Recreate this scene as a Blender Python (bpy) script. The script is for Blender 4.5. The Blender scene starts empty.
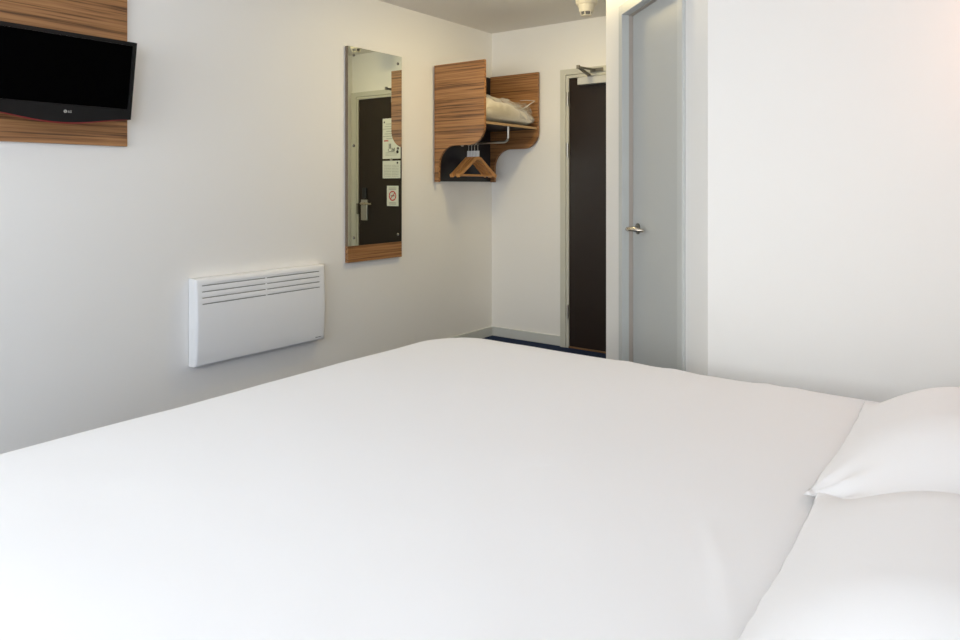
import bpy, bmesh, math, random
from mathutils import Vector, Matrix, noise

random.seed(4)
SC = bpy.context.scene
COL = SC.collection
R = math.radians

# ------------------------------------------------------------------ materials
def new_mat(name):
    m = bpy.data.materials.new(name); m.use_nodes = True
    nt = m.node_tree
    return m, nt, nt.nodes['Principled BSDF']

def plain(name, col, rough=.6, metal=0.0, spec=.5, bump=0.0, bscale=200.0, vary=0.0, vscale=6.0):
    m, nt, b = new_mat(name)
    b.inputs['Base Color'].default_value = (*col, 1)
    b.inputs['Roughness'].default_value = rough
    b.inputs['Metallic'].default_value = metal
    b.inputs['Specular IOR Level'].default_value = spec
    tc = nt.nodes.new('ShaderNodeTexCoord')
    if vary:
        n = nt.nodes.new('ShaderNodeTexNoise'); n.inputs['Scale'].default_value = vscale
        n.inputs['Detail'].default_value = 4
        r = nt.nodes.new('ShaderNodeMapRange')
        r.inputs['To Min'].default_value = 1 - vary; r.inputs['To Max'].default_value = 1 + vary
        h = nt.nodes.new('ShaderNodeHueSaturation'); h.inputs['Color'].default_value = (*col, 1)
        nt.links.new(tc.outputs['Object'], n.inputs['Vector'])
        nt.links.new(n.outputs['Fac'], r.inputs['Value'])
        nt.links.new(r.outputs['Result'], h.inputs['Value'])
        nt.links.new(h.outputs['Color'], b.inputs['Base Color'])
    if bump:
        n2 = nt.nodes.new('ShaderNodeTexNoise'); n2.inputs['Scale'].default_value = bscale
        n2.inputs['Detail'].default_value = 3
        bp = nt.nodes.new('ShaderNodeBump'); bp.inputs['Strength'].default_value = bump
        bp.inputs['Distance'].default_value = .002
        nt.links.new(tc.outputs['Object'], n2.inputs['Vector'])
        nt.links.new(n2.outputs['Fac'], bp.inputs['Height'])
        nt.links.new(bp.outputs['Normal'], b.inputs['Normal'])
    return m

def wood(name, axis, light=(.415, .205, .080), mid=(.275, .124, .044), dark=(.105, .044, .017), tilt=0.0, dens=1.0):
    """zebra-grained veneer, grain running along axis 0 (x) or 1 (y)"""
    m, nt, b = new_mat(name)
    b.inputs['Roughness'].default_value = .42
    tc = nt.nodes.new('ShaderNodeTexCoord')
    mp = nt.nodes.new('ShaderNodeMapping')
    s = [80 * dens, 80 * dens, 80 * dens]; s[axis] = 1.1
    mp.inputs['Scale'].default_value = s
    mp.inputs['Rotation'].default_value = (R(tilt) if axis == 1 else 0, R(tilt) if axis == 0 else 0, 0)
    n1 = nt.nodes.new('ShaderNodeTexNoise'); n1.inputs['Scale'].default_value = 1.0
    n1.inputs['Detail'].default_value = 5; n1.inputs['Roughness'].default_value = .62
    n1.inputs['Distortion'].default_value = .15
    mp2 = nt.nodes.new('ShaderNodeMapping')
    s2 = [150 * dens] * 3; s2[axis] = 4
    mp2.inputs['Scale'].default_value = s2
    n2 = nt.nodes.new('ShaderNodeTexNoise'); n2.inputs['Scale'].default_value = 1.0
    n2.inputs['Detail'].default_value = 2
    mx = nt.nodes.new('ShaderNodeMath'); mx.operation = 'MULTIPLY_ADD'
    mx.inputs[1].default_value = .30
    cr = nt.nodes.new('ShaderNodeValToRGB')
    e = cr.color_ramp.elements
    e[0].position = .52; e[0].color = (*dark, 1)
    e[1].position = .76; e[1].color = (*light, 1)
    k = e.new(.61); k.color = (*mid, 1)
    k = e.new(.69); k.color = tuple(.55 * a + .45 * c for a, c in zip(light, mid)) + (1,)
    L = nt.links.new
    L(tc.outputs['Object'], mp.inputs['Vector']); L(mp.outputs['Vector'], n1.inputs['Vector'])
    L(tc.outputs['Object'], mp2.inputs['Vector']); L(mp2.outputs['Vector'], n2.inputs['Vector'])
    L(n2.outputs['Fac'], mx.inputs[0]); L(n1.outputs['Fac'], mx.inputs[2])
    L(mx.outputs['Value'], cr.inputs['Fac']); L(cr.outputs['Color'], b.inputs['Base Color'])
    return m

def emit(name, col, strength):
    m, nt, b = new_mat(name)
    b.inputs['Base Color'].default_value = (.9, .9, .9, 1)
    b.inputs['Emission Color'].default_value = (*col, 1)
    b.inputs['Emission Strength'].default_value = strength
    return m

def clear_film(name, tint, opacity, rough):
    m = bpy.data.materials.new(name); m.use_nodes = True
    nt = m.node_tree; nt.nodes.clear()
    out = nt.nodes.new('ShaderNodeOutputMaterial')
    t = nt.nodes.new('ShaderNodeBsdfTransparent'); t.inputs['Color'].default_value = (.97, .97, .96, 1)
    g = nt.nodes.new('ShaderNodeBsdfGlossy'); g.inputs['Roughness'].default_value = rough
    d = nt.nodes.new('ShaderNodeBsdfDiffuse'); d.inputs['Color'].default_value = (*tint, 1)
    a = nt.nodes.new('ShaderNodeMixShader'); a.inputs[0].default_value = .35
    f = nt.nodes.new('ShaderNodeLayerWeight'); f.inputs['Blend'].default_value = .25
    mr = nt.nodes.new('ShaderNodeMapRange')
    mr.inputs['To Min'].default_value = opacity; mr.inputs['To Max'].default_value = min(1, opacity + .5)
    x = nt.nodes.new('ShaderNodeMixShader')
    L = nt.links.new
    L(g.outputs[0], a.inputs[1]); L(d.outputs[0], a.inputs[2])
    L(f.outputs['Facing'], mr.inputs['Value']); L(mr.outputs['Result'], x.inputs[0])
    L(t.outputs[0], x.inputs[1]); L(a.outputs[0], x.inputs[2]); L(x.outputs[0], out.inputs['Surface'])
    return m

# colour and strength of everything that gives off light
LIGHTS = {
    'lamp': ((1.0, .81, .42), 134.0),        # entrance ceiling lamp
    'read': ((1.0, .45, .24), 13.0),         # reading lamp
    'day': ((.985, 1.0, 1.0), 74.0),          # daylight, window in the front wall
    'side': ((.72, .83, 1.0), 83.0),         # fill added to brighten the left wall, behind an added window
    'sky': ((.80, .90, 1.0), .6),
}
M = {
    'wall': plain('wall_paint', (.87, .857, .835), .5, bump=.06, bscale=260),
    'ceiling': plain('ceiling_paint', (.83, .81, .78), .85, bump=.05),
    'trim': plain('grey_trim_paint', (.58, .575, .51), .45),
    'trim_cool': plain('pale_grey_frame_paint', (.58, .595, .58), .4),
    'doorgrey': plain('grey_door_laminate', (.53, .545, .535), .4, bump=.02),
    'doordark': plain('dark_brown_door_laminate', (.022, .0145, .0115), .33, spec=.3, vary=.15, vscale=9),
    'linen': plain('white_cotton', (.885, .885, .90), .85, spec=.2, bump=.05, bscale=500),
    'pillow': plain('white_pillow_cotton', (.895, .89, .905), .85, spec=.2, bump=.05, bscale=500),
    'heater': plain('white_enamel', (.87, .88, .90), .32),
    'heater_dark': plain('slot_shade_and_bracket_grey', (.34, .34, .33), .7),
    'mark': plain('grey_print', (.12, .12, .13), .6),
    'tvbody': plain('gloss_black_plastic', (.006, .006, .0065), .28, spec=.22),
    'tvscreen': plain('black_screen', (.0006, .0006, .0007), .6, spec=.015),
    'tvred': plain('red_plastic_trim', (.22, .012, .010), .3),
    'logo': plain('silver_print', (.42, .41, .37), .4),
    'navy': plain('dark_navy_laminate', (.010, .012, .019), .4),
    'hangwood': plain('orange_hanger_wood', (.66, .30, .085), .4, vary=.12, vscale=30),
    'steel': plain('brushed_steel', (.55, .54, .51), .33, 1.0),
    'chrome': plain('satin_nickel', (.66, .60, .51), .25, 1.0),
    'darksteel': plain('dark_metal', (.20, .19, .165), .4, .8),
    'closer': plain('silver_closer_paint', (.60, .60, .57), .4, .3),
    'carpet': plain('navy_carpet', (.018, .030, .075), .95, spec=.1, bump=.9, bscale=900, vary=.35, vscale=300),
    'detector': plain('cream_plastic', (.74, .70, .60), .45),
    'paper': plain('white_paper', (.74, .76, .72), .6),
    'paperprint': plain('grey_paper_print', (.36, .37, .35), .7),
    'black': plain('black_print', (.02, .02, .02), .6),
    'red': plain('red_print', (.55, .05, .05), .6),
    'bedding': plain('cream_bedding', (.86, .76, .60), .8, bump=.2, bscale=60),
    'film': clear_film('clear_plastic_film', (.92, .89, .82), .34, .18),
    'filmedge': clear_film('gathered_plastic_film', (.92, .88, .80), .62, .2),
    'glass': clear_film('window_glass', (.9, .95, .95), .04, .02),
    'timber': plain('bed_base_fabric', (.06, .06, .07), .9),
    'mattress': plain('mattress_ticking', (.80, .80, .78), .8),
    'pvc': plain('white_pvc', (.8, .8, .8), .35),
    'underlight': plain('underdoor_light_brown', (.24, .13, .06), .45, .3),
    'woodx': wood('striped_veneer_along_x', 0, tilt=-2),
    'woody': wood('striped_veneer_along_y', 1, tilt=2.5),
    'woodedge': plain('wood_edging', (.48, .25, .10), .45),
    'warmstrip': plain('warm_reflection_brown', (.46, .41, .365), .6),
    'edgebrown': plain('brown_board_edge', (.20, .15, .10), .6),
    'shelf': plain('pale_shelf_laminate', (.42, .27, .14), .5, vary=.1, vscale=12),
    'lamp': emit('warm_lamp_diffuser', *LIGHTS['lamp']),
    'bedlamp': emit('warm_reading_lamp_glass', *LIGHTS['read']),
}
mm, nt, b = new_mat('silvered_mirror_glass')
b.inputs['Base Color'].default_value = (.81, .85, .76, 1); b.inputs['Metallic'].default_value = 1
b.inputs['Roughness'].default_value = .012
M['mirror'] = mm

# ------------------------------------------------------------------ mesh helpers
def box(bm, x0, x1, y0, y1, z0, z1, bev=0.0, seg=2):
    g = bmesh.ops.create_cube(bm, size=1.0)
    vs = g['verts']
    for v in vs:
        v.co.x = x0 if v.co.x < 0 else x1
        v.co.y = y0 if v.co.y < 0 else y1
        v.co.z = z0 if v.co.z < 0 else z1
    if bev:
        es = list({e for v in vs for e in v.link_edges})
        bmesh.ops.bevel(bm, geom=es, offset=bev, segments=seg, profile=.6, affect='EDGES')
    return bm

def tube(bm, pts, rad, n=12, flat=None, up=Vector((0, 0, 1)), caps=True):
    """sweep of a round (or flat = (half width, half height)) section along pts"""
    pts = [Vector(p) for p in pts]
    rings = []
    for i, p in enumerate(pts):
        d = (pts[min(i + 1, len(pts) - 1)] - pts[max(i - 1, 0)]).normalized()
        u = up if abs(d.dot(up)) < .95 else Vector((1, 0, 0))
        s = d.cross(u).normalized(); t = s.cross(d).normalized()
        r = rad[i] if isinstance(rad, (list, tuple)) else rad
        ring = []
        for k in range(n):
            a = 2 * math.pi * k / n
            c, q = math.cos(a), math.sin(a)
            if flat:
                e = .45
                c = math.copysign(abs(c) ** e, c) * flat[0]; q = math.copysign(abs(q) ** e, q) * flat[1]
                ring.append(bm.verts.new(p + s * c + t * q))
            else:
                ring.append(bm.verts.new(p + s * c * r + t * q * r))
        rings.append(ring)
    for a, c in zip(rings, rings[1:]):
        for k in range(n):
            bm.faces.new((a[k], a[(k + 1) % n], c[(k + 1) % n], c[k]))
    if caps:
        bm.faces.new(rings[0][::-1]); bm.faces.new(rings[-1])
    return bm

def lathe(bm, prof, n=32, mtx=Matrix()):
    rings = []
    for r, z in prof:
        if r < 1e-6:
            rings.append([bm.verts.new(mtx @ Vector((0, 0, z)))])
        else:
            rings.append([bm.verts.new(mtx @ Vector((r * math.cos(2 * math.pi * k / n), r * math.sin(2 * math.pi * k / n), z))) for k in range(n)])
    for a, c in zip(rings, rings[1:]):
        for k in range(n):
            k2 = (k + 1) % n
            if len(a) == 1 and len(c) == 1: continue
            if len(a) == 1: bm.faces.new((a[0], c[k2], c[k]))
            elif len(c) == 1: bm.faces.new((a[k], a[k2], c[0]))
            else: bm.faces.new((a[k], a[k2], c[k2], c[k]))
    return bm

def prism(bm, pts, thick, mtx):
    """closed 2-D outline pts extruded by thick, placed by mtx"""
    a = [bm.verts.new(mtx @ Vector((p[0], p[1], 0))) for p in pts]
    c = [bm.verts.new(mtx @ Vector((p[0], p[1], thick))) for p in pts]
    n = len(pts)
    bm.faces.new(a[::-1]); bm.faces.new(c)
    for k in range(n):
        bm.faces.new((a[k], a[(k + 1) % n], c[(k + 1) % n], c[k]))
    return bm

def build(name, bm, mat, parent=None, smooth=None, local=False):
    bmesh.ops.recalc_face_normals(bm, faces=bm.faces[:])
    if parent is not None and not local:
        root = parent
        while root.parent: root = root.parent
        off = root.matrix_basis.inverted()
        bmesh.ops.transform(bm, matrix=off, verts=bm.verts[:])
    me = bpy.data.meshes.new(name)
    bm.to_mesh(me); bm.free()
    if smooth is not None:
        me.shade_smooth() if smooth >= 180 else None
        if smooth < 180:
            me.shade_smooth(); me.set_sharp_from_angle(angle=R(smooth))
    for x in (mat if isinstance(mat, list) else [mat]): me.materials.append(x)
    o = bpy.data.objects.new(name, me); COL.objects.link(o)
    if parent is not None: o.parent = parent
    return o

def single(name, bm, mat, loc, label, cat, smooth=None, group=None):
    """a one-mesh thing given in world coordinates, origin at loc"""
    bmesh.ops.translate(bm, vec=-Vector(loc), verts=bm.verts[:])
    o = build(name, bm, mat, None, smooth); o.location = loc
    return tag(o, label, cat, group)

def tag(o, label, cat, group=None):
    o['label'] = label; o['category'] = cat
    if group: o['group'] = group
    return o

def thing(name, loc, label, cat, group=None, rz=0.0):
    o = bpy.data.objects.new(name, None); COL.objects.link(o)
    o.location = loc; o.rotation_euler = (0, 0, rz); o.empty_display_size = .1
    bpy.context.view_layer.update()
    o.matrix_basis  # noqa
    return tag(o, label, cat, group)

def structure(name, bm, mat, smooth=None, parent=None):
    o = build(name, bm, mat, parent, smooth)
    if parent is None: o['kind'] = 'structure'
    return o

def B(*a, **k): return box(bmesh.new(), *a, **k)

# ------------------------------------------------------------------ room (metres, camera stands over x=0, y=0)
XL, YB, XH, YN, ZC = -3.33, 4.66, .32, -2.0, 2.43
XC = -1.665                     # entrance corridor's right wall
DA = Vector((XC, 3.35, 0))      # the bathroom pod's angled wall starts here
DS = Vector((math.sqrt(.5), -math.sqrt(.5), 0))     # along the angled wall
DN = Vector((-math.sqrt(.5), -math.sqrt(.5), 0))    # its room-side normal
DEND = 1.135
DB = DA + DS * DEND             # ends here
T = .10

structure('floor', B(XL - T, XH + T, YN - T, YB + T, -.1, 0), M['carpet'])
structure('ceiling', B(XL - T, XH + T, YN - T, YB + T, ZC, ZC + .1), M['ceiling'])
structure('wall_left', B(XL - T, XL, YN - T, YB + T, 0, ZC), M['wall'])
EX0, EX1, EZ = -2.617, -1.763, 2.013          # entrance door opening
bm = bmesh.new()
box(bm, XL, EX0, YB, YB + T, 0, ZC); box(bm, EX1, XC + T, YB, YB + T, 0, ZC); box(bm, EX0, EX1, YB, YB + T, EZ, ZC)
structure('wall_back', bm, M['wall'])
structure('wall_corridor', B(XC, XC + T, 3.39, YB, 0, ZC), M['wall'])
# angled bathroom wall with the door opening
BS0, BS1, BZ = .277, .901, 2.027
DM = Matrix(((DS.x, -DN.x, 0, DA.x), (DS.y, -DN.y, 0, DA.y), (0, 0, 1, 0), (0, 0, 0, 1)))   # (s, depth into the pod, z)
def dbox(bm, s0, s1, d0, d1, z0, z1, bev=0):
    n0 = set(bm.verts)
    box(bm, s0, s1, d0, d1, z0, z1, bev)
    bmesh.ops.transform(bm, matrix=DM, verts=[v for v in bm.verts if v not in n0])
bm = bmesh.new()
dbox(bm, 0, BS0, 0, T, 0, ZC); dbox(bm, BS1, DEND, 0, T, 0, ZC); dbox(bm, BS0, BS1, 0, T, BZ, ZC)
structure('wall_diagonal', bm, M['wall'])
structure('wall_right', B(DB.x + .0, XH + T, DB.y, DB.y + T, 0, ZC), M['wall'])
# wall behind the camera with the window the daylight comes through, and an added one in the head wall
WX0, WX1, WZ0, WZ1 = -2.95, -.25, .86, 2.16
WY0, WY1 = -1.75, -.35
bm = bmesh.new()
box(bm, XH, XH + T, YN - T, WY0, 0, ZC); box(bm, XH, XH + T, WY1, DB.y, 0, ZC)
box(bm, XH, XH + T, WY0, WY1, 0, WZ0); box(bm, XH, XH + T, WY0, WY1, WZ1, ZC)
structure('wall_head', bm, M['wall'])
bm = bmesh.new()
box(bm, XH + .02, XH + .08, WY0, WY1, WZ0, WZ0 + .06); box(bm, XH + .02, XH + .08, WY0, WY1, WZ1 - .06, WZ1)
for y in (WY0, WY1 - .06): box(bm, XH + .02, XH + .08, y, y + .06, WZ0 + .06, WZ1 - .06)
w = structure('added_side_window', bm, M['pvc'])  # made-up window out of view, added so more light reaches the left wall
build('pane', B(XH + .045, XH + .055, WY0 + .06, WY1 - .06, WZ0 + .06, WZ1 - .06), M['glass'], w)
bm = bmesh.new()
box(bm, XL, WX0, YN - T, YN, 0, ZC); box(bm, WX1, XH, YN - T, YN, 0, ZC)
box(bm, WX0, WX1, YN - T, YN, 0, WZ0); box(bm, WX0, WX1, YN - T, YN, WZ1, ZC)
structure('wall_front', bm, M['wall'])
bm = bmesh.new()
box(bm, WX0, WX1, YN - .08, YN - .02, WZ0, WZ0 + .06); box(bm, WX0, WX1, YN - .08, YN - .02, WZ1 - .06, WZ1)
for x in (WX0, (WX0 + WX1) / 2 - .03, WX1 - .06): box(bm, x, x + .06, YN - .08, YN - .02, WZ0 + .06, WZ1 - .06)
w = structure('window_1', bm, M['pvc'])
build('pane', B(WX0 + .06, WX1 - .06, YN - .055, YN - .045, WZ0 + .06, WZ1 - .06), M['glass'], w)

# baseboards
def skirting(name, bm): return structure(name, bm, M['trim_cool'])
BH = .073
skirting('baseboard_left', B(XL, XL + .014, YN, YB, 0, BH, .003))
skirting('baseboard_back', B(XL + .014, -2.678, YB - .014, YB, 0, BH, .003))
skirting('baseboard_corridor', B(XC - .014, XC, 3.36, YB - .05, 0, BH, .003))
bm = bmesh.new(); dbox(bm, 0, .226, -.014, 0, 0, BH); dbox(bm, .952, DEND, -.014, 0, 0, BH)
skirting('baseboard_diagonal', bm)
skirting('baseboard_right', B(DB.x + .01, XH, DB.y - .014, DB.y, 0, BH, .003))

# ------------------------------------------------------------------ entrance door
ed = structure('door_1', B(EX0 + .012, EX1 - .012, YB - .022, YB + .022, .012, EZ - .012, .002), M['doordark'])
bm = bmesh.new()
for x0, x1 in ((EX0 - .060, EX0 - .014), (EX1 + .014, EX1 + .078)):
    box(bm, x0, x1, YB - .036, YB, 0, EZ + .056, .003)
box(bm, EX0 - .0145, EX1 + .0145, YB - .036, YB, EZ + .014, EZ + .056, .003)
for x0, x1 in ((EX0 - .0115, EX0 + .010), (EX1 - .010, EX1 + .0115)): box(bm, x0, x1, YB - .030, YB + .05, 0, EZ + .0115)
box(bm, EX0 + .009, EX1 - .009, YB - .030, YB + .05, EZ - .010, EZ + .0115)
build('door_frame', bm, M['trim'], ed)
for z in (.22, 1.42, 1.80):
    bm = bmesh.new()
    lathe(bm, [(0, z), (.008, z), (.008, z + .1), (0, z + .1)], 12, Matrix.Translation((EX0 + .006, YB - .040, 0)))
    build('hinge', bm, M['steel'], ed, 40)
build('underdoor_light_strip', B(EX0, EX1, YB - .03, YB + .04, .001, .011, .002), M['underlight'], ed)  # brown strip standing in for light showing under the door
# overhead closer: silver body, two-bar arm, bracket on the frame
cb = build('door_closer', B(-2.510, -2.235, YB - .075, YB - .022, 1.940, 1.994, .004), M['closer'], ed)
bm = bmesh.new()
PV = Vector((-2.425, YB - .055, 2.006)); EL = Vector((-2.385, YB - .29, 2.030)); BK = Vector((-2.385, YB - .045, 2.042))
tube(bm, [PV, EL], 0, 8, flat=(.011, .008)); tube(bm, [EL, BK], 0, 8, flat=(.010, .007))
lathe(bm, [(0, -.012), (.013, -.012), (.013, .012), (0, .012)], 14, Matrix.Translation(EL))
lathe(bm, [(0, -.016), (.011, -.016), (.011, .010), (0, .010)], 14, Matrix.Translation(PV))
build('closer_arm', bm, M['darksteel'], cb, 40)
build('arm_bracket', B(-2.42, -2.32, YB - .050, YB - .034, 2.030, 2.054, .002), M['darksteel'], cb)
# latch: steel plate, lever, black reader above, and the keep in the frame
lk = build('lock_plate', B(-1.895, -1.815, YB - .036, YB - .022, .885, 1.075, .004), M['steel'], ed)
bm = bmesh.new()
lathe(bm, [(0, 0), (.013, 0), (.011, .05), (0, .05)], 14, Matrix.Translation((-1.865, YB - .036, 1.04)) @ Matrix.Rotation(R(90), 4, 'X'))
tube(bm, [(-1.86, YB - .082, 1.04), (-1.93, YB - .084, 1.04), (-1.995, YB - .078, 1.038)], [.012, .010, .008], 12)
build('lever', bm, M['chrome'], lk, 50)
build('card_reader', B(-1.885, -1.835, YB - .040, YB - .022, 1.085, 1.185, .006), M['navy'], ed)
build('keep', B(EX1 - .014, EX1 + .004, YB - .0375, YB - .02, .94, 1.04, .002), M['darksteel'], ed)
# spyhole and a small floor-height stud
bm = bmesh.new()
lathe(bm, [(0, 0), (.014, 0), (.012, .008), (0, .008)], 14, Matrix.Translation((-2.19, YB - .022, 1.437)) @ Matrix.Rotation(R(90), 4, 'X'))
build('spyhole', bm, M['steel'], ed, 40)

# notices fixed to the inside of the entrance door
def notice(x0, x1, z0, z1, label, cat='notice'):
    t = thing('door_notice', (x0 + (x1 - x0) / 2, YB - .022, z0), label, cat, None)
    build('sheet', B(x0, x1, YB - .0245, YB - .0222, z0, z1, .0006, 1), M['paper'], t)
    return t
yf0, yf1 = YB - .0255, YB - .0244
# tall information sheet: crest, lines of print, red line, bold figures, mark
def dot(bm, x, z, rad, n=16): return lathe(bm, [(0, 0), (rad, 0), (rad, .0011), (0, .0011)], n, Matrix.Translation((x, yf1, z)) @ Matrix.Rotation(R(90), 4, 'X'))
NX = .070
t = notice(-2.302, -2.083, 1.445, 1.808, 'tall white information sheet with a black mark, topmost of the three on the dark door')
bm = bmesh.new()
for k in range(7): box(bm, -2.345 + NX, -2.20 + NX + .02 * (k % 3), yf0, yf1, 1.755 - .022 * k, 1.760 - .022 * k)
build('body_print', bm, M['paperprint'], t)
bm = bmesh.new()
for k in range(3): box(bm, -2.33 + NX, -2.19 + NX, yf0, yf1, 1.475 + .012 * k, 1.478 + .012 * k)
build('small_print', bm, M['paperprint'], t)
build('red_line', B(-2.225 + NX, -2.170 + NX, yf0, yf1, 1.602, 1.612), M['red'], t)
bm = bmesh.new()
for x, z, h in ((-2.235, 1.535, .045), (-2.252, 1.535, .045), (-2.225, 1.520, .010), (-2.27, 1.515, .028), (-2.285, 1.515, .020), (-2.297, 1.515, .028)):
    box(bm, x + NX - .004, x + NX + .004, yf0, yf1, z, z + h)
box(bm, -2.30 + NX, -2.222 + NX, yf0, yf1, 1.508, 1.512)
build('bold_print', bm, M['black'], t)
build('round_mark', dot(bmesh.new(), -2.335 + NX, 1.505, .015), M['black'], t)
build('crest', dot(bmesh.new(), -2.175 + NX, 1.775, .012, 3), M['black'], t)
# shorter sheet of fine print
t = notice(-2.300, -2.083, 1.270, 1.427, 'landscape sheet of fine print, middle one of the three on the dark door')
for x0 in (-2.185, -2.280):
    bm = bmesh.new()
    for k in range(8): box(bm, x0, x0 + .085, yf0, yf1, 1.385 - .014 * k, 1.388 - .014 * k)
    build('print_column', bm, M['paperprint'], t)
build('round_mark', dot(bmesh.new(), -2.335 + NX, 1.408, .010, 14), M['black'], t)
# no smoking sign
t = notice(-2.277, -2.136, 1.022, 1.203, 'white no smoking sign with red circle, lowest of the three on the dark door', 'sign')
cx, cz = -2.2065, 1.113
bm = bmesh.new()
def pring(k, r): a = 2 * math.pi * k / 36; return (cx + r * math.cos(a), yf0, cz + r * math.sin(a))
vi = [bm.verts.new(pring(k, .034)) for k in range(36)]; vo = [bm.verts.new(pring(k, .045)) for k in range(36)]
for k in range(36): bm.faces.new((vi[k], vi[(k + 1) % 36], vo[(k + 1) % 36], vo[k]))
build('prohibition_ring', bm, M['red'], t)
build('prohibition_bar', prism(bmesh.new(), [(-.036, -.004), (.036, -.004), (.036, .004), (-.036, .004)], .0011,
            Matrix.Translation((cx, yf1 - .0002, cz)) @ Matrix.Rotation(R(45), 4, 'Y') @ Matrix.Rotation(R(90), 4, 'X')), M['red'], t)
bm = bmesh.new(); box(bm, cx - .024, cx + .015, yf0 + .0004, yf1, cz - .004, cz + .004); box(bm, cx + .018, cx + .024, yf0 + .0004, yf1, cz - .004, cz + .004)
build('cigarette', bm, M['black'], t)
for z0, p in ((1.180, .013), (1.048, .012)):
    bm = bmesh.new()
    for k in range(2): box(bm, cx - .045, cx + .045, yf0, yf1, z0 - p * k, z0 - p * k + .006)
    build('sign_print', bm, M['paperprint'], t)

# ------------------------------------------------------------------ bathroom door in the angled wall
bm = bmesh.new(); dbox(bm, BS0 + .004, BS1 - .004, .040, .080, .010, BZ - .004, .0015)
bd = structure('door_2', bm, M['doorgrey'])
bm = bmesh.new()
dbox(bm, BS0 - .050, BS0, -.014, 0, 0, BZ + .050, .003); dbox(bm, BS1, BS1 + .050, -.014, 0, 0, BZ + .050, .003)
dbox(bm, BS0 - .001, BS1 + .001, -.014, 0, BZ, BZ + .050, .003)
# inner step of the lining
dbox(bm, BS0 - .004, BS0 + .002, -.004, .10, 0, BZ); dbox(bm, BS1 - .002, BS1 + .004, -.004, .10, 0, BZ); dbox(bm, BS0, BS1, -.004, .10, BZ - .002, BZ + .004)
build('door_frame', bm, M['trim_cool'], bd)
bm = bmesh.new(); dbox(bm, BS0 + .0005, BS0 + .0035, .020, .040, .01, BZ - .003)
dbox(bm, BS0 + .003, BS1 - .003, .020, .040, BZ - .0055, BZ - .0025)
build('warm_reflection_strip', bm, M['warmstrip'], bd)  # strips coloured for warm light reflected in the door reveal
bm = bmesh.new()
hm = DM @ Matrix.Translation((.350, .040, 1.004)) @ Matrix.Rotation(R(90), 4, 'X')
lathe(bm, [(0, 0), (.026, 0), (.026, .006), (.022, .009), (.0, .009)], 24, hm)
hd = build('handle_rose', bm, M['darksteel'], bd, 40)
bm = bmesh.new()
P = lambda s, d, z: DM @ Vector((.350 + (s - .41) * .9, d, z + .009))
tube(bm, [P(.41, .034, .995), P(.41, .0, .995), P(.413, -.012, .995), P(.425, -.018, .995), P(.47, -.018, .997), P(.51, -.012, .997), P(.53, .0, .995), P(.535, .02, .993)],
     [.011, .010, .0105, .0105, .0105, .010, .009, .008], 14)
build('lever', bm, M['chrome'], hd, 60)
bm = bmesh.new()
for z in (.25, 1.02, 1.80):
    lathe(bm, [(0, z), (.006, z), (.006, z + .09), (0, z + .09)], 10, DM @ Matrix.Translation((BS1 - .004, .036, 0)))
build('hinge', bm, M['steel'], bd, 40)

# ------------------------------------------------------------------ television and its wood panel
PZ0, PZ1, PY0, PY1 = 1.390, 2.18, .975, 1.692
single('wood_panel', B(XL, XL + .022, PY0, PY1, PZ0, PZ1, .0015), M['woody'], (XL, (PY0 + PY1) / 2, PZ0),
       'striped walnut veneer panel on the left wall behind the television', 'wall panel')
tv = thing('television', (XL + .022, 1.345, 1.50), 'black flat screen television tilted down on the wood panel at upper left', 'television')
TW, TH_, TT = .590, .345, .045
# local TV frame: a = along +y from centre, b = up from bottom, c = out from the screen plane
tm = Matrix.Translation((-3.182, 1.345, 1.505)) @ Matrix.Rotation(R(9.4), 4, 'Y') @ Matrix(((0, 0, 1, 0), (1, 0, 0, 0), (0, 1, 0, 0), (0, 0, 0, 1)))
hw = TW / 2
def chin(a): return -.030 * (1 - (a / hw) ** 2) ** 2.0 if abs(a) < hw else 0
bz, bbot = .017, .046
n = 24
bot = [(-hw + TW * k / n, chin(-hw + TW * k / n)) for k in range(n + 1)]
outer = bot + [(hw, TH_), (-hw, TH_)]
# housing
bm = prism(bmesh.new(), outer, TT, tm @ Matrix.Translation((0, 0, -TT)))
bmesh.ops.recalc_face_normals(bm, faces=bm.faces[:])
tvb = build('housing', bm, M['tvbody'], tv, 40)
# raised bezel: four bars round the screen, chin follows the curve
bm = bmesh.new()
prism(bm, bot + [(hw, bbot), (-hw, bbot)], .006, tm)
prism(bm, [(-hw, bbot), (-hw + bz, bbot), (-hw + bz, TH_ - bz), (-hw, TH_ - bz)], .006, tm)
prism(bm, [(hw - bz, bbot), (hw, bbot), (hw, TH_ - bz), (hw - bz, TH_ - bz)], .006, tm)
prism(bm, [(-hw, TH_ - bz), (hw, TH_ - bz), (hw, TH_), (-hw, TH_)], .006, tm)
build('bezel', bm, M['tvbody'], tv, 30)
build('screen', prism(bmesh.new(), [(-hw + bz, bbot), (hw - bz, bbot), (hw - bz, TH_ - bz), (-hw + bz, TH_ - bz)], .001, tm @ Matrix.Translation((0, 0, .0003))), M['tvscreen'], tv)
# red curved strip under the chin
red = [(a, z - .0065 * (1 - (a / hw) ** 2) ** .5 if abs(a) < hw * .999 else z) for a, z in bot]
build('red_trim', prism(bmesh.new(), bot[::-1] + red, .030, tm @ Matrix.Translation((0, 0, -.026))), M['tvred'], tv, 30)
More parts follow.
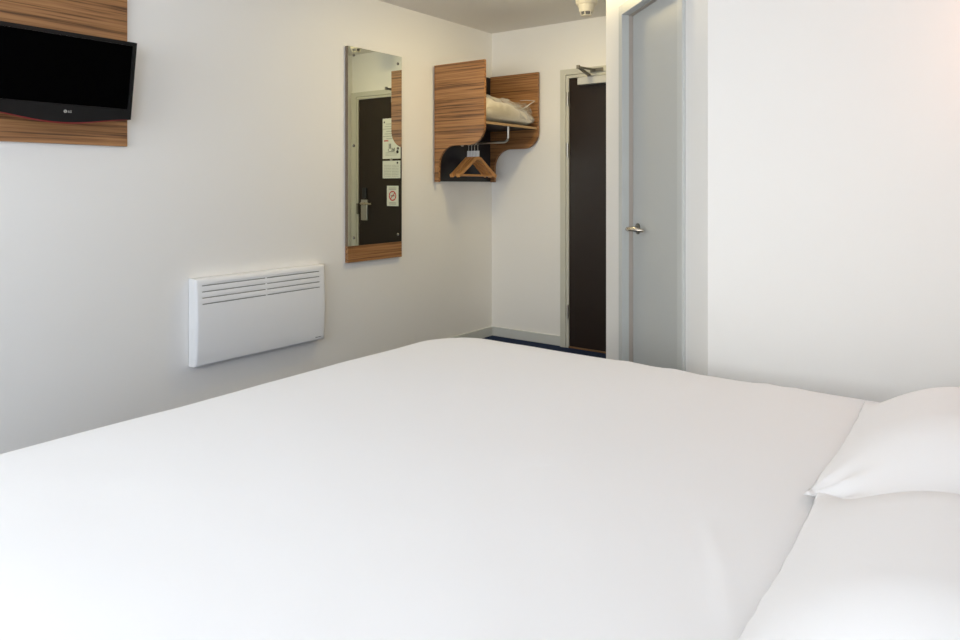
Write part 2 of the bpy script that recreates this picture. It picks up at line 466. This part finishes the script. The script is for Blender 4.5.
# maker's mark: round badge with a face of two strokes, then letters
bm = bmesh.new()
c0 = (.016, .016)
lathe(bm, [(0, .0062), (.0068, .0062), (.0068, .0070), (0, .0070)], 20, tm @ Matrix.Translation((c0[0], c0[1], 0)))
build('logo_badge', bm, M['logo'], tv)
bm = bmesh.new()
prism(bm, [(c0[0] - .0006, c0[1] + .003), (c0[0] - .0006, c0[1] - .003), (c0[0] + .003, c0[1] - .003), (c0[0] + .003, c0[1] - .002), (c0[0] + .0004, c0[1] - .002), (c0[0] + .0004, c0[1] + .003)], .0004, tm @ Matrix.Translation((0, 0, .0070)))
prism(bm, [(c0[0] - .0035, c0[1] + .001), (c0[0] - .002, c0[1] + .001), (c0[0] - .002, c0[1] + .0025), (c0[0] - .0035, c0[1] + .0025)], .0004, tm @ Matrix.Translation((0, 0, .0070)))
build('logo_face', bm, M['tvbody'], tv)
def text_mesh(s, size, mtx, thick):
    cu = bpy.data.curves.new('t', 'FONT'); cu.body = s; cu.size = size; cu.extrude = thick; cu.align_x = 'LEFT'; cu.offset = size * .02
    ob = bpy.data.objects.new('t', cu); COL.objects.link(ob)
    dg = bpy.context.evaluated_depsgraph_get(); dg.update()
    me = bpy.data.meshes.new_from_object(ob.evaluated_get(dg))
    bpy.data.objects.remove(ob); bpy.data.curves.remove(cu)
    bm = bmesh.new(); bm.from_mesh(me); bpy.data.meshes.remove(me)
    bmesh.ops.transform(bm, matrix=mtx, verts=bm.verts[:])
    return bm
build('logo_letters', text_mesh('LG', .0125, tm @ Matrix.Translation((.026, .0118, .0066)), .0004), M['logo'], tv)
# tilting wall bracket
bm = bmesh.new()
box(bm, XL + .022, XL + .030, 1.285, 1.405, 1.62, 1.76, .002)
box(bm, XL + .028, -3.168, 1.315, 1.375, 1.655, 1.715, .003)
build('wall_bracket', bm, M['tvbody'], tv)

# ------------------------------------------------------------------ mirror
mi = thing('wall_mirror', (XL, 3.327, .722), 'tall frameless mirror with a striped wood strip at its foot on the left wall', 'mirror')
MY0, MY1 = 3.078, 3.570
build('backing_board', B(XL, XL + .0245, MY0, MY1, .8262, 2.082), M['edgebrown'], mi)
build('foot_strip', B(XL, XL + .026, MY0, MY1, .722, .8255, .001), M['woody'], mi)
build('mirror_glass', B(XL + .0247, XL + .026, MY0 + .001, MY1 - .001, .8265, 2.0815), M['mirror'], mi)
for y in (3.127, 3.531):
    for z in (.876, 1.458, 2.030):
        bm = bmesh.new()
        lathe(bm, [(0, .0), (.0095, .0), (.0095, .002), (.006, .006), (0, .007)], 16, Matrix.Translation((XL + .026, y, z)) @ Matrix.Rotation(R(90), 4, 'Y'))
        build('mirror_screw', bm, M['darksteel'], mi, 60)

# ------------------------------------------------------------------ convector heater
HY0, HY1, HZ0, HZ1, HX0, HX1 = 2.014, 2.860, .291, .735, XL + .003, -3.268
he = thing('wall_heater', (XL, (HY0 + HY1) / 2, HZ0), 'white slim convector heater with louvred top on the left wall above the bed end', 'heater')
ys = []
rc = .014
plan = []        # (y, x) outline from the back left round the front to the back right
plan.append((HY0, HX0)); plan.append((HY0, HX0 + .03))
for k in range(6):
    a = math.pi - (math.pi / 2) * k / 5
    plan.append((HY0 + rc + rc * math.cos(a), HX1 - rc + rc * math.sin(a)))
SL = [(2.050, 2.431), (2.443, 2.812)]
for y in (2.050, 2.15, 2.29, 2.431, 2.443, 2.56, 2.68, 2.812): plan.append((y, HX1))
for k in range(6):
    a = math.pi / 2 - (math.pi / 2) * k / 5
    plan.append((HY1 - rc + rc * math.cos(a), HX1 - rc + rc * math.sin(a)))
plan.append((HY1, HX0 + .03)); plan.append((HY1, HX0))
slotz = [(.604 + .031 * k, .604 + .031 * k + .0045) for k in range(4)]
zs = sorted({HZ0, HZ0 + .0004, HZ0 + .0015, HZ0 + .0035, HZ0 + .0065, HZ0 + .012, HZ1 - .012, HZ1 - .0065, HZ1 - .0035, HZ1 - .0015, HZ1 - .0004, HZ1, .36, .42, .48, .54, .58} | {z for p in slotz for z in p} | {z + .014 for _, z in slotz})
def bulge(x, z, y=0):
    f = (z - HZ0) / (HZ1 - HZ0)
    k = max(0.0, (x - (HX0 + .03)) / (HX1 - HX0 - .03))
    edge = 0
    for d in (z - HZ0, HZ1 - z):
        if d < .012: edge += .012 - math.sqrt(max(0, .012 ** 2 - (.012 - d) ** 2))
    louv = 0
    for z0, z1 in slotz if 2.04 < y < 2.82 else ():
        if abs(z - z1) < 1e-6: louv = -.001
        if abs(z - z1 - .014) < 1e-6: louv = .0018
    return x + k * (.010 * math.sin(math.pi * f) - edge + louv)
bm = bmesh.new()
rows = [[bm.verts.new((bulge(x, z, y), y, z)) for y, x in plan] for z in zs]
for i in range(len(zs) - 1):
    zc = (zs[i] + zs[i + 1]) / 2
    for j in range(len(plan) - 1):
        yc = (plan[j][0] + plan[j + 1][0]) / 2
        front = plan[j][1] > HX1 - 1e-6 and plan[j + 1][1] > HX1 - 1e-6
        if front and any(a < zc < c for a, c in slotz) and any(a < yc < c for a, c in SL): continue
        bm.faces.new((rows[i][j], rows[i][j + 1], rows[i + 1][j + 1], rows[i + 1][j]))
bm.faces.new(rows[0]); bm.faces.new([bm.verts.new(v.co) for v in rows[-1]][::-1])
hc = build('casing', bm, M['heater'], he, 24)
build('back_plate', B(HX0 - .001, HX0 + .002, HY0 + .001, HY1 - .001, HZ0 + .001, HZ1 - .001), M['heater'], he)
build('slot_shade_plate', B(HX0 + .01, HX1 - .014, HY0 + .02, HY1 - .02, .585, .722), M['heater_dark'], he)  # dark plate put in to deepen the shade seen through the slots
build('mount_bracket', B(XL + .0005, HX0 - .0005, HY0 + .10, HY1 - .10, HZ0 + .08, HZ1 - .08), M['heater_dark'], he)
# tiny slanted maker's mark, lower right
bm = bmesh.new()
for k, (w_, h_) in enumerate(((.005, .007), (.004, .005), (.005, .005), (.003, .005), (.005, .006), (.004, .005), (.005, .005))):
    y = 2.786 + k * .0062
    prism(bm, [(y, .309), (y + w_ * .8, .309), (y + w_ * .8 + .001, .309 + h_), (y + .001, .309 + h_)], .0008,
          Matrix.Translation((bulge(HX1, .311) + .0003, 0, 0)) @ Matrix(((0, 0, 1, 0), (1, 0, 0, 0), (0, 1, 0, 0), (0, 0, 0, 1))))
build('maker_mark', bm, M['mark'], he)

# ------------------------------------------------------------------ open wardrobe in the corner
wd = thing('wardrobe', (XL, 4.28, 1.235), 'open wall wardrobe with wavy striped wood side panels in the far left corner', 'wardrobe')
def arc(cx, cy, r, a0, a1, n=12): return [(cx + r * math.cos(R(a0 + (a1 - a0) * k / n)), cy + r * math.sin(R(a0 + (a1 - a0) * k / n))) for k in range(n + 1)]
side = [(.016, 1.232), (.054, 1.232)] + arc(.054 + .145, 1.345, .145, 180, 90) + arc(.332, 1.620, .130, -90, 0) + [(.462, 2.072), (.016, 2.072)]
for y0 in (3.925, 4.618):
    m_ = Matrix.Translation((XL, y0 + .022, 0)) @ Matrix.Rotation(R(90), 4, 'X')
    build('side_panel', prism(bmesh.new(), side, .022, m_), [M['woodx']], wd)
build('back_panel', B(XL, XL + .016, 3.947, 4.618, 1.236, 2.066), M['navy'], wd)
sh = build('shelf', B(XL + .016, XL + .450, 3.947, 4.618, 1.634, 1.652), M['navy'], wd)
build('shelf_edging', B(XL + .450, XL + .453, 3.947, 4.618, 1.634, 1.652), M['shelf'], sh)
bm = bmesh.new()
RX, RY, RZ = -2.892, 4.25, 1.522
pts = [(RX, RY, 1.634), (RX, RY, RZ + .035)] + [(RX - .035 + .035 * math.cos(R(-a)), RY, RZ + .035 + .035 * math.sin(R(-a))) for a in range(15, 91, 15)] + [(XL + .016, RY, RZ)]
tube(bm, pts, .0085, 14)
lathe(bm, [(0, 0), (.022, 0), (.022, .004), (0, .004)], 18, Matrix.Translation((XL + .016, RY, RZ)) @ Matrix.Rotation(R(90), 4, 'Y'))
build('hanging_rail', bm, M['steel'], wd, 40)

# wooden hangers on the rail, one built and three copied
def hanger():
    root = thing('coat_hanger', (-3.165, RY, RZ), '', 'hanger', 'wooden hangers on the wardrobe rail')
    bm = bmesh.new()
    x = -3.165
    # shoulders: two gently bowed arms meeting at the apex, and a bar across the feet
    AP = 1.418
    for s in (-1, 1):
        tube(bm, [(x, RY + s * d, AP - z) for d, z in ((-.008, .006), (.03, .012), (.08, .047), (.13, .083), (.18, .117), (.205, .133), (.222, .140))], 0, 12, flat=(.013, .007), up=Vector((1, 0, 0)))
    tube(bm, [(x, RY - .205, 1.282), (x, RY + .205, 1.282)], .0075, 12)
    build('frame', bm, M['hangwood'], root, 40)
    bm = bmesh.new(); lathe(bm, [(0, 1.422), (.0125, 1.422), (.0125, 1.466), (0, 1.466)], 16, Matrix.Translation((x, RY, 0)))
    build('collar', bm, M['pvc'], root, 40)
    bm = bmesh.new()
    ring = [(x, RY + .0135 * math.sin(R(a)), RZ + .0135 * math.cos(R(a)) - .003) for a in range(0, 361, 20)]
    tube(bm, ring, .002, 8, up=Vector((1, 0, 0)))
    tube(bm, [(x, RY, RZ - .0165), (x, RY, 1.464)], .002, 8)
    build('hook', bm, M['steel'], root, 60)
    return root
h0 = hanger()
h0['label'] = 'wooden coat hanger on the wardrobe rail, the frontmost of the four'
for k, (lab, rz, dx) in enumerate((('wooden coat hanger just behind the frontmost one on the wardrobe rail', 2, .030),
                                   ('wooden coat hanger third from the front on the wardrobe rail', -2, .058),
                                   ('wooden coat hanger rearmost on the wardrobe rail, nearest the dark back panel', 1, .086))):
    r = h0.copy(); COL.objects.link(r)
    r.location = (-3.165 - dx, RY, RZ); r.rotation_euler = (0, 0, R(rz)); r['label'] = lab
    for ch in list(h0.children):
        c = ch.copy(); COL.objects.link(c); c.parent = r
h0.rotation_euler = (0, 0, R(-2))

# spare bedding in a clear plastic bag on the shelf
bg = thing('bedding_bag', (-3.08, 4.28, 1.652), 'clear plastic bag of folded cream bedding lying on the wardrobe shelf', 'bag')
def lump(x0, x1, y0, y1, hfun, seed, amp, nu=44, nv=56, pinch=.0):
    bm = bmesh.new()
    grid = {}
    for side_ in (1, -1):
        for i in range(nu + 1):
            for j in range(nv + 1):
                u, v = -1 + 2 * i / nu, -1 + 2 * j / nv
                rim = i in (0, nu) or j in (0, nv)
                if rim and side_ == -1: grid[(side_, i, j)] = grid[(1, i, j)]; continue
                H_ = hfun(v)
                f = ((1 - abs(u) ** 6) * (1 - abs(v) ** 8)) ** .42
                x = (x0 + x1) / 2 + u * (x1 - x0) / 2 * (1 - .04 * abs(v) ** 3)
                y = (y0 + y1) / 2 + v * (y1 - y0) / 2
                nz = noise.noise(Vector((x * 9, y * 9, seed))) * amp + noise.noise(Vector((x * 26, y * 22, seed + 3 * side_))) * amp * .5
                nz += abs(noise.noise(Vector((x * 14 + y * 8, y * 6 - x * 5, seed + 7)))) * amp * .8
                z = 1.654 + H_ * .42 + side_ * f * H_ * (.58 if side_ == 1 else .42) + (nz * (.3 + f) if side_ == 1 else 0)
                grid[(side_, i, j)] = bm.verts.new((x, y, max(z, 1.6525)))
        for i in range(nu):
            for j in range(nv):
                q = [grid[(side_, i, j)], grid[(side_, i + 1, j)], grid[(side_, i + 1, j + 1)], grid[(side_, i, j + 1)]]
                if len(set(q)) == 4:
                    try: bm.faces.new(q if side_ == 1 else q[::-1])
                    except ValueError: pass
    return bm
def bedding_h(v):
    f = (v + 1) / 2
    return .182 - .050 * f - .045 * max(0, f - .6) ** 1.2 / .33
build('folded_bedding', lump(-3.29, -2.885, 3.950, 4.575, bedding_h, 2.0, .010), M['bedding'], bg, 180)
build('plastic_wrap', lump(-3.295, -2.872, 3.949, 4.600, lambda v: bedding_h(v) + .016, 5.0, .026), M['film'], bg, 50)
# gathered open end of the bag, loose film standing up against the far side panel
bm = bmesh.new()
rows = []
for i in range(17):
    f = i / 16
    row = []
    for j in range(11):
        g = j / 10
        y = 4.40 + .205 * f
        top = 1.845 - .012 * (1 - f) - .05 * max(0, .25 - f)
        low = 1.70
        x = -2.885 - .12 * g + .012 * math.sin(11 * f + 5 * g) + .010 * abs(math.sin(7 * (f - g))) 
        row.append(bm.verts.new((x, y, low + (top - low) * math.sin(g * math.pi / 2) + .003 * math.sin(13 * f))))
    rows.append(row)
for a, c in zip(rows, rows[1:]):
    for j in range(10): bm.faces.new((a[j], a[j + 1], c[j + 1], c[j]))
build('bag_mouth', bm, M['film'], bg, 50)
bm = bmesh.new()
tube(bm, [(-2.884, 4.40, 1.768), (-2.878, 4.46, 1.79), (-2.880, 4.53, 1.822), (-2.884, 4.602, 1.850)], [.003, .005, .004, .003], 8)
tube(bm, [(-2.884, 4.602, 1.850), (-2.886, 4.50, 1.846), (-2.89, 4.41, 1.836)], [.003, .0025, .002], 8)
build('twisted_edge', bm, M['filmedge'], bg, 60)

# ------------------------------------------------------------------ smoke detector
sd = thing('smoke_detector', (-2.22, 4.18, ZC), 'cream smoke detector on the ceiling in front of the entrance door', 'smoke detector')
bm = bmesh.new(); sm = Matrix.Translation((-2.22, 4.18, ZC)) @ Matrix.Rotation(math.pi, 4, 'X')
lathe(bm, [(0, 0), (.072, 0), (.072, .016), (.068, .030), (.060, .036), (0, .036)], 40, sm)
build('base', bm, M['detector'], sd, 40)
bm = bmesh.new(); lathe(bm, [(.0, .034), (.056, .036), (.056, .044), (.052, .050), (.050, .054), (.047, .074), (.042, .080), (0, .080)], 40, sm)
build('housing', bm, M['detector'], sd, 40)
bm = bmesh.new(); lathe(bm, [(0, .079), (.034, .079), (.031, .100), (0, .102)], 28, sm)
build('sensor', bm, M['mark'], sd, 40)
bm = bmesh.new()
for k in range(6):
    a = 2 * math.pi * k / 6 + .3
    tube(bm, [sm @ Vector((.041 * math.cos(a), .041 * math.sin(a), .078)), sm @ Vector((.034 * math.cos(a), .034 * math.sin(a), .104))], .003, 8)
lathe(bm, [(0, .102), (.034, .102), (.035, .105), (.028, .109), (0, .110)], 28, sm)
build('cage', bm, M['detector'], sd, 40)

# ------------------------------------------------------------------ bed
BX0, BX1, BY0, BY1, BZT = -1.862, .285, .26, 2.295, .615
bed = thing('bed', ((BX0 + BX1) / 2, (BY0 + BY1) / 2, 0), 'wide double bed under the white duvet', 'bed')
build('divan_base', B(BX0 + .07, BX1 - .01, BY0 + .07, BY1 - .07, .09, .33, .015), M['timber'], bed)
build('mattress', B(BX0 + .06, BX1 - .005, BY0 + .06, BY1 - .06, .332, .550, .045, 4), M['mattress'], bed, 40)
for x in (BX0 + .16, BX1 - .12):
    for y in (BY0 + .16, BY1 - .16):
        bm = bmesh.new(); lathe(bm, [(0, 0), (.022, 0), (.028, .09), (0, .09)], 16, Matrix.Translation((x, y, 0)))
        build('leg', bm, M['darksteel'], bed, 40)

def rrect(x0, x1, y0, y1, rcs, n=22, m=44):
    """rounded rectangle, per-corner radii (00,10,11,01), same point count for every call"""
    out = []
    cs = [((x0, y0), rcs[0], 180), ((x1, y0), rcs[1], 270), ((x1, y1), rcs[2], 0), ((x0, y1), rcs[3], 90)]
    corner = []
    for (cx_, cy_), r, a in cs:
        ox = cx_ + (r if cx_ == x0 else -r); oy = cy_ + (r if cy_ == y0 else -r)
        corner.append([(ox + r * math.cos(R(a + 90 * k / n)), oy + r * math.sin(R(a + 90 * k / n))) for k in range(n + 1)])
    for i in range(4):
        out += corner[i]
        p, q = corner[i][-1], corner[(i + 1) % 4][0]
        out += [(p[0] + (q[0] - p[0]) * k / m, p[1] + (q[1] - p[1]) * k / m) for k in range(1, m)]
    return out

PILX0 = -.315
def crease(x, y):
    """creases in the duvet where it is tucked beside the pillows and along the far edge"""
    z = 0
    for (ax, ay, bx, by, w_, h_) in ((-.40, 1.20, -.30, .98, .014, .006), (-.46, 1.26, -.33, 1.04, .010, -.004)):
        d = Vector((bx - ax, by - ay)); l = d.length; d /= l
        p = Vector((x - ax, y - ay)); t_ = p.dot(d)
        if -.05 < t_ < l + .05:
            q = abs(p.x * d.y - p.y * d.x)
            fade = max(0, min(1, (t_ + .05) / .1, (l + .05 - t_) / .1))
            z += h_ * math.exp(-(q / w_) ** 2) * fade
    for cx_, cy_, w_, h_ in ((-1.02, 2.24, .035, .007), (-.86, 2.235, .03, .005), (-.58, 2.235, .025, .007), (-.50, 2.235, .025, .005), (-.78, 2.23, .03, -.004)):
        z += h_ * math.exp(-((x - cx_) ** 2 + ((y - cy_) * .6) ** 2) / w_ ** 2)
    return z * .6

bm = bmesh.new()
rings = []
rc0 = (.20, .06, .06, .24)
er = .075
prof = [(-.004, .17), (.0, .26), (.002, .36), (.0, .45), (.0, BZT - er)] + \
       [(er * (1 - math.cos(R(a))), BZT - er + er * math.sin(R(a))) for a in (15, 30, 45, 60, 72, 82, 90)] + [(.10, BZT), (.14, BZT), (.20, BZT), (.26, BZT)]
def duvet_z(x, y, z, ins):
    e = min(1, max(0, (z - .3) / .2))
    crown = -.008 * max(0, 1 - ins / .26) ** 2
    nz = .0035 * noise.noise(Vector((x * 2.2, y * 2.2, 1.0))) + .0015 * noise.noise(Vector((x * 7, y * 7, 4)))
    return z + e * (crown + nz + crease(x, y))
for ins, z in prof:
    ring = []
    for x, y in rrect(BX0 + ins, BX1 - ins, BY0 + ins, BY1 - ins, [max(.012, r - ins * .8) for r in rc0]):
        w_ = max(0, (.45 - z) / .3)
        nn = .012 * w_ * noise.noise(Vector((x * 6, y * 6, z * 1.5)))
        dx = nn if abs(x - BX0) < .3 else 0; dy = nn if min(abs(y - BY0), abs(y - BY1)) < .3 else 0
        ring.append(bm.verts.new((x + dx, y + dy, duvet_z(x, y, z, ins))))
    rings.append(ring)
cxm, cym = (BX0 + BX1) / 2, (BY0 + BY1) / 2
base = [v.co.copy() for v in rings[-1]]
for k in range(1, 60):
    s = 1 - k / 60
    ring = []
    for p in base:
        x, y = cxm + (p.x - cxm) * s, cym + (p.y - cym) * s
        ring.append(bm.verts.new((x, y, duvet_z(x, y, BZT, .26 + .8 * (1 - s)))))
    rings.append(ring)
N = len(rings[0])
for a, c in zip(rings, rings[1:]):
    for k in range(N): bm.faces.new((a[k], a[(k + 1) % N], c[(k + 1) % N], c[k]))
cv = bm.verts.new((cxm, cym, BZT))
for k in range(N): bm.faces.new((rings[-1][k], rings[-1][(k + 1) % N], cv))
single('duvet', bm, M['linen'], (cxm, cym, .17), 'plain white duvet spread smooth over the whole bed', 'duvet', 180)

# pillows: plump middle, thin flange, gathered corner
def pillow(name, x0, x1, y0, y1, H_, seed, label, ruffle):
    nu, nv = 120, 150
    bm = bmesh.new(); grid = {}
    fl = .045
    for sd_ in (1, -1):
        for i in range(nu + 1):
            for j in range(nv + 1):
                if sd_ == -1 and (i in (0, nu) or j in (0, nv)):
                    grid[(-1, i, j)] = grid[(1, i, j)]; continue
                u, v = -1 + 2 * i / nu, -1 + 2 * j / nv
                ex = (x1 - x0) / 2; ey = (y1 - y0) / 2
                px = u * ex * (1 - .045 * (1 - v * v)); py = v * ey * (1 - .035 * (1 - u * u))
                du = min(1, (1 - abs(u)) * ex / .24); dv = min(1, (1 - abs(v)) * ey / .26)
                fu = math.sin(du * math.pi / 2) ** .8 if du > 0 else 0; fv = math.sin(dv * math.pi / 2) ** .8 if dv > 0 else 0
                f = fu * fv
                flat = max(0, 1 - f * 3)
                x, y = (x0 + x1) / 2 + px, (y0 + y1) / 2 + py
                wr = 0
                for (cu, cvv, amp) in ruffle:
                    dd = math.hypot((u - cu) * ex, (v - cvv) * ey)
                    ang = math.atan2((v - cvv) * ey, (u - cu) * ex + 1e-6)
                    wr += amp * math.exp(-(dd / .085) ** 2) * math.sin(ang * 11 + seed) * min(1, dd / .07)
                wr += .0025 * noise.noise(Vector((x * 7, y * 7, seed))) + .006 * flat * noise.noise(Vector((x * 22, y * 22, seed)))
                z = .620 + (.010 + H_ * f if sd_ == 1 else -.002 + .016 * flat) + (wr if sd_ == 1 else wr * flat)
                grid[(sd_, i, j)] = bm.verts.new((x, y, max(.622, z)))
        for i in range(nu):
            for j in range(nv):
                q = [grid[(sd_, i, j)], grid[(sd_, i + 1, j)], grid[(sd_, i + 1, j + 1)], grid[(sd_, i, j + 1)]]
                try: bm.faces.new(q if sd_ == 1 else q[::-1])
                except ValueError: pass
    return single(name, bm, M['pillow'], ((x0 + x1) / 2, (y0 + y1) / 2, .622), label, 'pillow', 180, 'white pillows at the head of the bed')
pillow('pillow', -.305, .25, 1.43, 2.14, .129, 1.3, 'plump white pillow at the far side of the bed head, beside the white wall', [(-1.0, -1.0, .014)])
pillow('pillow', -.285, .26, .70, 1.455, .133, 4.1, 'plump white pillow in the near right corner, in front of the other pillow', [(-1, -.9, .008)])

# ------------------------------------------------------------------ lamps the room has (just outside the picture) and daylight, plus an added side fill
cl = thing('ceiling_lamp', (-2.33, 3.60, ZC), 'round warm ceiling lamp over the entrance passage', 'ceiling lamp')
lm = Matrix.Translation((-2.33, 3.60, ZC)) @ Matrix.Rotation(math.pi, 4, 'X')
bm = bmesh.new(); lathe(bm, [(0, 0), (.10, 0), (.10, .014), (.092, .018), (0, .018)], 32, lm); build('base', bm, M['pvc'], cl, 40)
bm = bmesh.new(); lathe(bm, [(0, .018), (.088, .018), (.085, .032), (.06, .042), (0, .046)], 32, lm); build('diffuser', bm, M['lamp'], cl, 40)

rl = thing('reading_lamp', (XH, 2.36, 1.66), 'warm reading lamp on the wall at the head of the bed', 'wall lamp')
bm = bmesh.new(); lathe(bm, [(0, 0), (.045, 0), (.045, .012), (0, .014)], 24, Matrix.Translation((XH, 2.36, 1.66)) @ Matrix.Rotation(R(-90), 4, 'Y'))
tube(bm, [(XH - .01, 2.36, 1.66), (XH - .08, 2.36, 1.66)], .008, 10)
build('bracket', bm, M['steel'], rl, 40)
bm = bmesh.new(); lathe(bm, [(0, -.075), (.035, -.07), (.05, -.03), (.05, .03), (.035, .07), (0, .075)], 24, Matrix.Translation((XH - .11, 2.36, 1.68)))
build('lamp_shade', bm, M['bedlamp'], rl, 60)

def area(name, loc, rot, sx, sy, power, col):
    l = bpy.data.lights.new(name, 'AREA'); l.shape = 'RECTANGLE'; l.size = sx; l.size_y = sy; l.energy = power; l.color = col
    o = bpy.data.objects.new(name, l); COL.objects.link(o); o.location = loc; o.rotation_euler = rot
    return o
area('window_daylight', ((WX0 + WX1) / 2, YN - .16, (WZ0 + WZ1) / 2), (R(90), 0, 0), 2.6, 1.25, LIGHTS['day'][1], LIGHTS['day'][0])
area('added_side_fill', (XH + .16, (WY0 + WY1) / 2, (WZ0 + WZ1) / 2), (R(90), 0, R(90)), 1.35, 1.25, LIGHTS['side'][1], LIGHTS['side'][0])  # added fill light for the left wall

wld = bpy.data.worlds.new('overcast_sky'); SC.world = wld; wld.use_nodes = True
wld.node_tree.nodes['Background'].inputs['Color'].default_value = (*LIGHTS['sky'][0], 1)
wld.node_tree.nodes['Background'].inputs['Strength'].default_value = LIGHTS['sky'][1]

# ------------------------------------------------------------------ camera
cam = bpy.data.cameras.new('camera'); co = bpy.data.objects.new('camera', cam); COL.objects.link(co)
co.location = (0, 0, 1.21); co.rotation_euler = (R(90), 0, R(36.5))
cam.sensor_width = 36; cam.lens = 710 / 960 * 36; cam.shift_y = -135 / 960
cam.clip_start = .02
SC.camera = co
SC.view_settings.view_transform = 'Standard'; SC.view_settings.look = 'None'
SC.view_settings.exposure = 0.0; SC.view_settings.gamma = 1; SC.view_settings.use_curve_mapping = False
SC.cycles.use_denoising = True
SC.cycles.max_bounces = 12; SC.cycles.diffuse_bounces = 6; SC.cycles.transparent_max_bounces = 12
